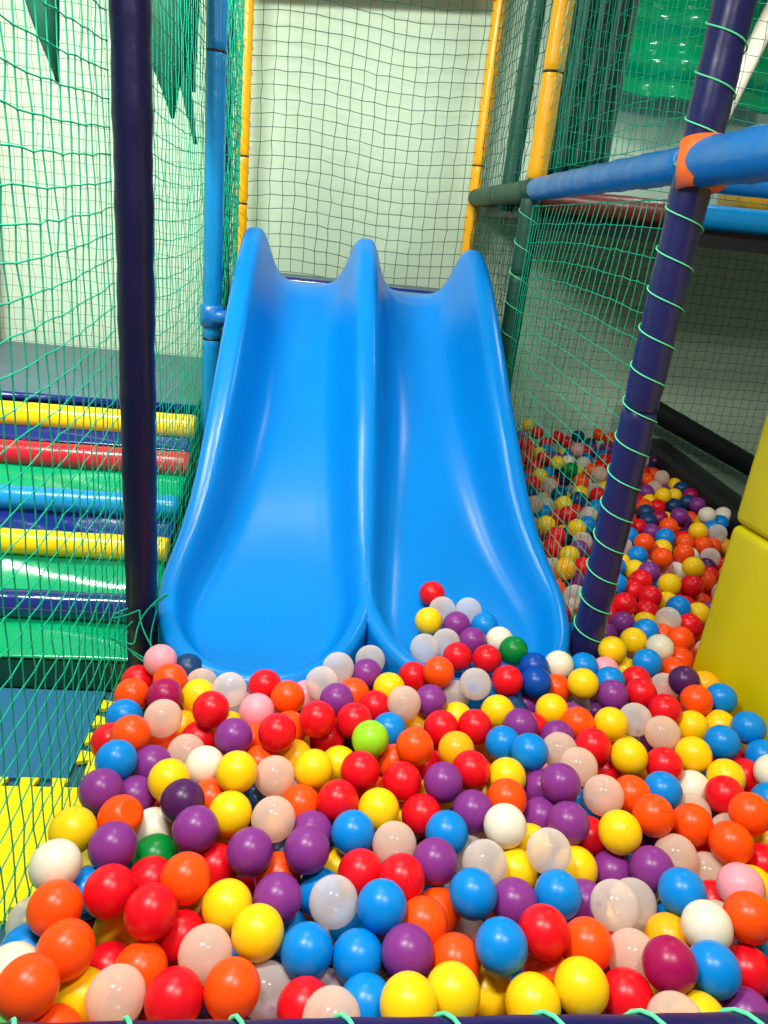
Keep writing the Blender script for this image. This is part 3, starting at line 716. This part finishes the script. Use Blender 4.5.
Y|0.193,0.693,0.505|yellow plastic ball right of a blue ball, against the front bar
Y|0.263,0.723,0.485|yellow ball, third from the left of the yellow ones against the front bar
Y|0.340,0.781,0.402|yellow ball, fourth from the left of the yellow ones against the front bar
Y|0.382,0.715,0.472|yellow ball, fourth from the right of the yellow ones against the front bar
O|0.439,0.798,0.420|orange plastic ball against the front bar, the rightmost orange one there
Y|0.641,1.038,0.478|yellow plastic ball right of a blue ball, in the right half of the pit
P|0.684,0.977,0.452|purple plastic ball in the right half of the pit, the rightmost purple one there
P|0.632,1.012,0.404|purple plastic ball right of a yellow ball, in the right half of the pit
k|0.756,1.023,0.436|translucent plastic ball in front of a translucent ball, left of a translucent ball
k|0.826,1.015,0.400|translucent plastic ball left of a pink ball, in the right half of the pit
B|0.701,0.904,0.478|blue plastic ball left of a pink ball, in the right half of the pit
T|0.568,0.877,0.478|translucent plastic ball in the centre of the pit, the rightmost translucent one there
T|0.631,0.924,0.430|translucent plastic ball left of a blue ball, in the right half of the pit
k|0.573,0.802,0.455|translucent plastic ball against the front bar, the translucent one farthest back there
A|0.666,0.855,0.427|yellow ball in the right half of the pit, the yellow one nearest the camera there
W|0.703,0.826,0.490|cream white ball in the right half of the pit, the rightmost cream white one there
R|0.799,0.941,0.408|red ball in the right half of the pit, the red one nearest the camera there
O|0.780,0.837,0.498|orange ball in the right half of the pit, the orange one nearest the camera there
K|0.814,0.913,0.480|pink plastic ball in the right half of the pit, the only pink one there
R|0.929,1.012,0.427|red plastic ball in the right half of the pit, the rightmost red one there
R|0.769,0.791,0.433|red plastic ball against the front bar, the rightmost red one there
M|0.598,0.747,0.507|magenta plastic ball against the front bar, the only magenta one there
B|0.675,0.752,0.490|blue plastic ball against the front bar, the rightmost blue one there
R|0.535,0.732,0.458|red plastic ball left of a magenta ball, against the front bar
O|0.497,0.808,0.473|orange plastic ball in the centre of the pit, the rightmost orange one there
Y|0.631,0.693,0.460|yellow plastic ball against the front bar, the rightmost yellow one there
k|0.570,0.664,0.500|translucent plastic ball against the front bar, the rightmost translucent one there
P|0.722,0.715,0.438|purple plastic ball against the front bar, the rightmost purple one there
Y|0.459,0.732,0.482|yellow plastic ball against the front bar, the yellow one farthest back there
B|1.115,2.241,0.416|blue plastic ball left of a red ball, beyond the indigo post
B|1.197,2.439,0.390|blue plastic ball in front of a translucent ball, beyond the indigo post
B|1.322,2.533,0.399|blue plastic ball beyond the indigo post, the blue one farthest back there
P|1.293,2.364,0.410|purple plastic ball left of a pink ball, beyond the indigo post
R|1.239,2.307,0.403|red plastic ball left of a pink ball, beyond the indigo post
R|1.188,2.248,0.387|red ball, third from the left of the red ones beyond the indigo post
R|1.215,2.173,0.406|red plastic ball left of a blue ball, beyond the indigo post
R|1.090,2.094,0.413|red ball, second from the left of the red ones beyond the indigo post
R|1.019,2.074,0.384|red plastic ball beyond the indigo post, the leftmost red one there
R|1.177,2.107,0.382|red plastic ball left of a translucent ball, beyond the indigo post
P|1.034,1.969,0.408|purple plastic ball right of a red ball, beyond the indigo post
P|0.966,1.935,0.386|purple plastic ball beyond the indigo post, the leftmost purple one there
B|1.081,1.906,0.421|blue plastic ball beyond the indigo post, the blue one nearest the camera there
T|1.193,1.992,0.420|translucent plastic ball beyond the indigo post, the translucent one nearest the camera there
B|1.278,2.094,0.412|blue plastic ball beyond the indigo post, the rightmost blue one there
Y|1.326,2.265,0.413|yellow plastic ball in front of a pink ball, beyond the indigo post
R|1.409,2.263,0.413|red plastic ball left of an orange ball, beyond the indigo post
Y|1.489,2.415,0.418|yellow plastic ball right of a cream white ball, beyond the indigo post
O|1.170,1.861,0.425|orange plastic ball near the yellow wall pad, the orange one farthest back there
R|1.286,2.019,0.387|red plastic ball beyond the indigo post, the red one nearest the camera there
Y|1.367,2.115,0.380|yellow plastic ball right of a translucent ball, beyond the indigo post
O|1.143,1.793,0.395|orange plastic ball behind a purple ball, near the yellow wall pad
O|1.548,2.411,0.367|orange plastic ball beyond the indigo post, the rightmost orange one there
T|1.693,2.647,0.363|translucent plastic ball beyond the indigo post, the rightmost translucent one there
O|1.529,2.568,0.408|orange plastic ball right of a pink ball, beyond the indigo post
O|1.394,2.480,0.420|orange plastic ball in front of a blue ball, beyond the indigo post
O|1.384,2.624,0.419|orange plastic ball beyond the indigo post, the orange one farthest back there
T|1.316,2.660,0.380|translucent plastic ball beyond the indigo post, the leftmost translucent one there
Y|1.059,2.557,0.373|yellow plastic ball behind a yellow ball, seen through the right net
A|0.953,2.315,0.428|yellow plastic ball seen through the right net, the yellow one nearest the camera there
R|1.049,2.385,0.404|red plastic ball seen through the right net, the red one nearest the camera there
P|1.000,2.334,0.368|purple plastic ball seen through the right net, the purple one nearest the camera there
T|0.929,2.126,0.416|translucent plastic ball seen through the right net, the translucent one nearest the camera there
B|1.542,2.761,0.393|blue plastic ball in front of a magenta ball, deep in the dim back pool
B|1.362,2.720,0.404|blue plastic ball deep in the dim back pool, the leftmost blue one there
O|1.607,2.873,0.401|orange plastic ball in front of a navy ball, deep in the dim back pool
Y|1.723,2.832,0.403|yellow ball, third from the right of the yellow ones deep in the dim back pool
W|1.866,3.031,0.407|cream white plastic ball deep in the dim back pool, the leftmost cream white one there
T|1.804,2.817,0.405|translucent plastic ball deep in the dim back pool, the rightmost translucent one there
O|1.697,2.727,0.382|orange plastic ball in front of a yellow ball, deep in the dim back pool
P|1.722,3.009,0.403|purple plastic ball behind a purple ball, deep in the dim back pool
P|1.948,3.269,0.372|purple plastic ball deep in the dim back pool, the rightmost purple one there
R|1.592,3.270,0.333|red plastic ball behind a red ball, deep in the dim back pool
R|1.171,2.932,0.404|red plastic ball left of a blue ball, seen through the right net
k|1.042,3.032,0.405|translucent plastic ball on the slide's right lane, the rightmost translucent one there
Y|1.027,2.791,0.404|yellow plastic ball seen through the right net, the leftmost yellow one there
Y|1.161,2.786,0.399|yellow plastic ball left of a blue ball, seen through the right net
R|1.038,2.683,0.400|red ball, third from the left of the red ones seen through the right net
R|1.005,2.616,0.375|red ball, second from the left of the red ones seen through the right net
B|1.391,3.160,0.364|blue plastic ball seen through the right net, the rightmost blue one there
"""
FAR_BALLS = """T,-0.115,1.497,0.396 Y,-0.129,1.419,0.392 O,-0.072,1.347,0.415 K,0.047,1.556,0.391 A,0.044,1.416,0.364 O,-0.238,1.191,0.359 N,-0.021,1.365,0.358 O,0.523,1.586,0.369 R,0.364,1.372,0.366 O,0.449,1.302,0.366 A,0.426,1.230,0.388 N,0.155,1.414,0.370 R,0.588,1.424,0.413 K,0.877,1.704,0.404 Y,0.962,1.758,0.372 V,0.874,1.433,0.374 Y,0.518,1.340,0.369 O,1.054,1.681,0.346 R,1.074,1.374,0.383 A,0.797,1.297,0.383 k,0.909,1.094,0.423 B,0.619,1.165,0.415 A,0.504,1.261,0.404 R,0.689,1.180,0.381 V,0.953,1.214,0.370 T,-0.344,1.030,0.389 B,-0.255,1.044,0.355 P,-0.311,0.949,0.348 A,-0.126,0.932,0.392 N,0.003,1.065,0.385 A,-0.101,1.090,0.387 k,0.412,1.126,0.377 k,0.273,0.837,0.387 B,0.390,0.824,0.358 k,0.655,0.896,0.360 k,0.760,0.877,0.433 Y,0.874,0.955,0.431 Y,0.986,1.087,0.407 B,0.821,0.842,0.400 Y,0.603,0.746,0.409 P,0.569,0.783,0.348 B,0.725,0.927,0.383 G,1.288,2.550,0.317 Y,1.249,2.514,0.376 Y,1.275,2.440,0.381 K,1.120,2.167,0.343 Y,1.144,2.035,0.376 Y,1.289,2.188,0.379 K,1.430,2.520,0.362 W,1.503,2.544,0.337 M,1.545,2.612,0.335 O,1.151,1.931,0.392 T,1.044,1.876,0.348 V,1.647,2.585,0.344 B,1.352,2.398,0.339 O,1.462,2.278,0.341 Y,1.117,2.266,0.341 O,1.619,2.736,0.384 Y,1.506,2.696,0.368 O,1.435,2.661,0.371 O,1.336,2.714,0.324 Y,1.884,3.081,0.349 W,1.981,3.091,0.392 B,1.863,2.960,0.371 B,1.937,3.029,0.373 O,1.762,2.766,0.362 R,1.652,2.811,0.367 P,1.535,2.872,0.368 R,1.512,2.955,0.357 R,1.440,2.926,0.373 P,1.771,3.055,0.361 N,1.586,3.020,0.364 M,1.656,3.058,0.366 N,1.619,3.128,0.367 Y,1.726,3.322,0.354 O,1.645,3.203,0.368 R,1.721,3.224,0.363 N,1.824,3.271,0.358 N,1.934,3.345,0.358 R,1.647,3.321,0.359 P,1.758,3.437,0.364 Y,1.763,3.276,0.407 Y,1.899,3.417,0.362 M,1.997,3.438,0.364 N,1.988,3.526,0.368 Y,1.989,3.605,0.360 k,1.904,3.598,0.400 k,1.836,3.517,0.364 O,1.855,3.650,0.364 R,1.891,3.802,0.364 V,2.066,4.036,0.364 T,1.921,3.899,0.400 R,2.103,3.399,0.328 A,1.851,2.826,0.342 V,1.739,3.524,0.364 Y,1.351,4.300,0.458 R,1.413,4.300,0.413 R,1.538,4.274,0.403 R,1.606,4.300,0.370 N,1.676,4.300,0.410 O,1.806,4.300,0.433 O,1.880,4.300,0.414 N,1.761,4.300,0.368 R,1.668,4.138,0.364 K,1.575,4.014,0.404 B,1.567,4.079,0.360 R,1.311,3.799,0.400 Y,1.367,3.722,0.402 W,1.437,3.759,0.398 R,1.214,3.799,0.398 G,1.409,3.622,0.400 T,1.577,3.874,0.364 O,1.529,3.645,0.395 k,1.548,3.568,0.405 Y,1.201,3.487,0.396 R,1.246,3.734,0.366 T,1.241,3.425,0.368 O,1.395,3.421,0.402 Y,1.376,3.353,0.364 N,1.288,3.150,0.399 T,1.462,3.421,0.360 Y,1.194,3.069,0.401 R,1.149,2.996,0.362 B,1.099,3.057,0.357 R,1.259,3.087,0.360 T,1.294,3.015,0.368 B,1.262,2.925,0.365 T,1.165,2.711,0.374 P,1.121,2.628,0.371 N,1.101,3.297,0.364 R,1.151,3.430,0.372 N,1.252,3.304,0.364 R,1.465,3.342,0.365 T,1.139,3.135,0.364 R,1.280,4.079,0.400 R,1.470,4.252,0.364 P,1.328,4.300,0.385 R,1.732,3.968,0.364 P,1.844,4.214,0.364 R,1.196,3.469,0.320"""

# ------------------------------------------------------------------ the balls
BR = 0.04
BM = {}
def bmat(k, rgb, rough=.32, **kw): BM[k] = mat('ball_' + k, rgb, rough, .30, **kw)
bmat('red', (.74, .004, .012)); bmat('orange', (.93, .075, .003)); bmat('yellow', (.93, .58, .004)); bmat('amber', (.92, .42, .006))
bmat('purple', (.215, .030, .225)); bmat('plum', (.07, .012, .085)); bmat('blue', (.0, .22, .66)); bmat('ink', (.01, .045, .14)); bmat('royal', (.0, .06, .36))
bmat('emerald', (.0, .20, .03)); bmat('lime', (.30, .70, .02)); bmat('pink', (.85, .32, .38)); bmat('cream', (.80, .72, .56)); bmat('cerise', (.34, .004, .075))
bmat('clear', (1.0, .90, .83), .12, alpha=.5, trans=.3); bmat('peach', (1.0, .76, .62), .14, alpha=.6, trans=.3)
for k, lo, hi in (('clear', .34, .92), ('peach', .50, .95)):     # a thin shell: denser where it is seen edge-on
    nt = BM[k].node_tree; lw = nt.nodes.new('ShaderNodeLayerWeight'); lw.inputs['Blend'].default_value = .35
    mr = nt.nodes.new('ShaderNodeMapRange'); mr.inputs['To Min'].default_value = lo; mr.inputs['To Max'].default_value = hi
    nt.links.new(lw.outputs['Facing'], mr.inputs['Value'])
    for n in nt.nodes:
        if n.type == 'MIX_SHADER' and abs(n.inputs[0].default_value - (.5 if k == 'clear' else .6)) < 1e-6: nt.links.new(mr.outputs['Result'], n.inputs[0])
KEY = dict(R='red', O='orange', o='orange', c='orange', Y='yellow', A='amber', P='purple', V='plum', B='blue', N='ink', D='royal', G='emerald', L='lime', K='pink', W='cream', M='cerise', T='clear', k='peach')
def ball_verts(seg=40, ring=24, seam=True, dent=False):
    V = []; F = []
    for j in range(ring + 1):
        th = PI * j / ring
        for i in range(seg):
            ph = 2 * PI * i / seg; r = BR
            if seam and j == ring // 2: r = BR * 1.006
            p = Vector((math.sin(th) * math.cos(ph), math.sin(th) * math.sin(ph), math.cos(th))) * r
            if dent:
                d = p.normalized().dot(Vector((.62, -.30, .72)).normalized())
                if d > .84: p *= 1 - .15 * (lambda u: u * u * (3 - 2 * u))((d - .84) / .16)
            V.append(p)
    for j in range(ring):
        for i in range(seg):
            a = j * seg + i; b = j * seg + (i + 1) % seg; F.append((a, a + seg, b + seg, b))
    return V, F
def ball_mesh(k, **kw):
    V, F = ball_verts(**kw); me = bpy.data.meshes.new('ball_' + k); me.from_pydata([tuple(v) for v in V], [], F)
    me.materials.append(BM[k]); 
    for p in me.polygons: p.use_smooth = True
    bm = bmesh.new(); bm.from_mesh(me); bmesh.ops.remove_doubles(bm, verts=bm.verts[:], dist=1e-5); bm.to_mesh(me); bm.free()
    return me
MESH = {k: ball_mesh(k) for k in BM}
DENT = ball_mesh('orange', seam=False, dent=True)
proto = {}
rb = random.Random(21)
GROUP = 'plastic balls filling the ball pit'
placed = []
for line in BALLS.strip().split('\n'):
    c, xyz, lab = line.split('|'); x, y, z = map(float, xyz.split(',')); k = KEY[c]
    if c == 'o': o = bpy.data.objects.new('plastic_ball', DENT)
    elif k in proto: o = proto[k].copy()
    else: o = proto[k] = bpy.data.objects.new('plastic_ball', MESH[k])
    o.name = 'plastic_ball'; o.location = (x, y, z)
    o.rotation_euler = (0, 0, 0) if c in 'oc' else (rb.uniform(0, 6), rb.uniform(0, 6), rb.uniform(0, 6))
    col.objects.link(o); tag(o, lab, 'ball', GROUP)
    placed.append((x, y, z))
    if c == 'c':                                   # round moulding mark on its top
        d = Vector((.15, -.35, .92)).normalized(); a = d.orthogonal().normalized(); b = d.cross(a)
        ring = [d * (BR * .972) + (a * math.cos(q * PI / 12) + b * math.sin(q * PI / 12)) * .0105 for q in range(25)]
        rg = MB().tube(ring, .0013, 6, False).build('moulding_ring', BM['orange'], o)
        nb = MB().knot(d * BR, .0022).build('moulding_nub', BM['orange'], o)

# the balls beyond those, and the layers under them
def bulk_surface(y): return 1.5 - float(np.interp(y, [.7, 1.3, 1.9, 3, 4], [1.03, 1.04, 1.08, 1.10, 1.10]))
far = []
for s_ in FAR_BALLS.split():
    c, x, y, z = s_.split(','); far.append((KEY[c], float(x), float(y), float(z)))
pts = np.array(placed + [f[1:] for f in far]); names = sorted(BM)
CW = dict(red=20, orange=13, yellow=15, amber=5, purple=12, plum=3, blue=12, ink=2, peach=7, clear=6, cream=3, pink=2, emerald=1)
bag = [k for k, n in CW.items() for _ in range(n)]
rf = random.Random(77)
def in_pit(x, y):
    if x < -.355 or y < .60 or y > 4.33: return False
    if y < 1.86 and x > 1.09: return False
    if 1.86 <= y and x > 1.98 + (y - 3.4) * .07: return False
    if y > 1.55 and abs(x - .21) < .66 - (0 if y < 2.2 else .06): return False
    if math.hypot(x + .40, y - 1.79) < .085 or math.hypot(x - .86, y - 1.82) < .09 or math.hypot(x - .86, y - 3.22) < .085: return False
    if x < .80 and y > 1.75: return False
    return True
NEAR = {}
def cell(p): return (int(math.floor(p[0] / .08)), int(math.floor(p[1] / .08)), int(math.floor(p[2] / .08)))
def put(p): NEAR.setdefault(cell(p), []).append(p)
def clash(p, d):
    c = cell(p)
    for a in (-1, 0, 1):
        for b in (-1, 0, 1):
            for e in (-1, 0, 1):
                for q in NEAR.get((c[0] + a, c[1] + b, c[2] + e), ()):
                    if (q[0] - p[0]) ** 2 + (q[1] - p[1]) ** 2 + (q[2] - p[2]) ** 2 < d * d: return True
    return False
for p in pts: put(tuple(p))
bulk = list(far)
for (dz, tries) in ((-.058, 5000), (-.09, 5000), (-.13, 5000), (-.165, 5000), (-.205, 4000), (-.25, 3000)):
    for _ in range(tries):
        x = rf.uniform(-.36, 2.35); y = rf.uniform(.6, 4.33)
        if rf.random() < .35: x = rf.uniform(-.36, 1.1); y = rf.uniform(.6, 1.7)
        if not in_pit(x, y): continue
        p = (x, y, bulk_surface(y) + dz + rf.uniform(-.012, .012))
        if clash(p, .078): continue
        put(p); bulk.append((rf.choice(bag),) + p)
# plus a top layer where the list above has none, out of the picture
for _ in range(4000):
    x = rf.uniform(-.36, 1.1); y = rf.uniform(.60, 1.0)
    p = (x, y, bulk_surface(y) - .01)
    if y > .80 and -.30 < x < .72: continue
    if not in_pit(x, y) or clash(p, .079): continue
    put(p); bulk.append((rf.choice(bag),) + p)
V1, F1 = ball_verts(20, 12, False)
V1 = np.array([tuple(v) for v in V1]); F1 = np.array(F1)
nb_ = len(bulk); allv = np.concatenate([V1 + np.array(b[1:]) for b in bulk]); allf = np.concatenate([F1 + i * len(V1) for i in range(nb_)])
me = bpy.data.meshes.new('ball_pit_balls'); me.from_pydata(allv.tolist(), [], allf.tolist())
for k in names: me.materials.append(BM[k])
mi = np.repeat([names.index(b[0]) for b in bulk], len(F1)).astype(np.int32)
me.polygons.foreach_set('material_index', mi); me.polygons.foreach_set('use_smooth', np.ones(len(mi), dtype=bool)); me.update()
o = link(bpy.data.objects.new('ball_pit_balls', me))
tag(o, 'mass of small far and buried multicoloured plastic balls filling the pit', 'balls', kind='stuff')
print('bulk balls', nb_)
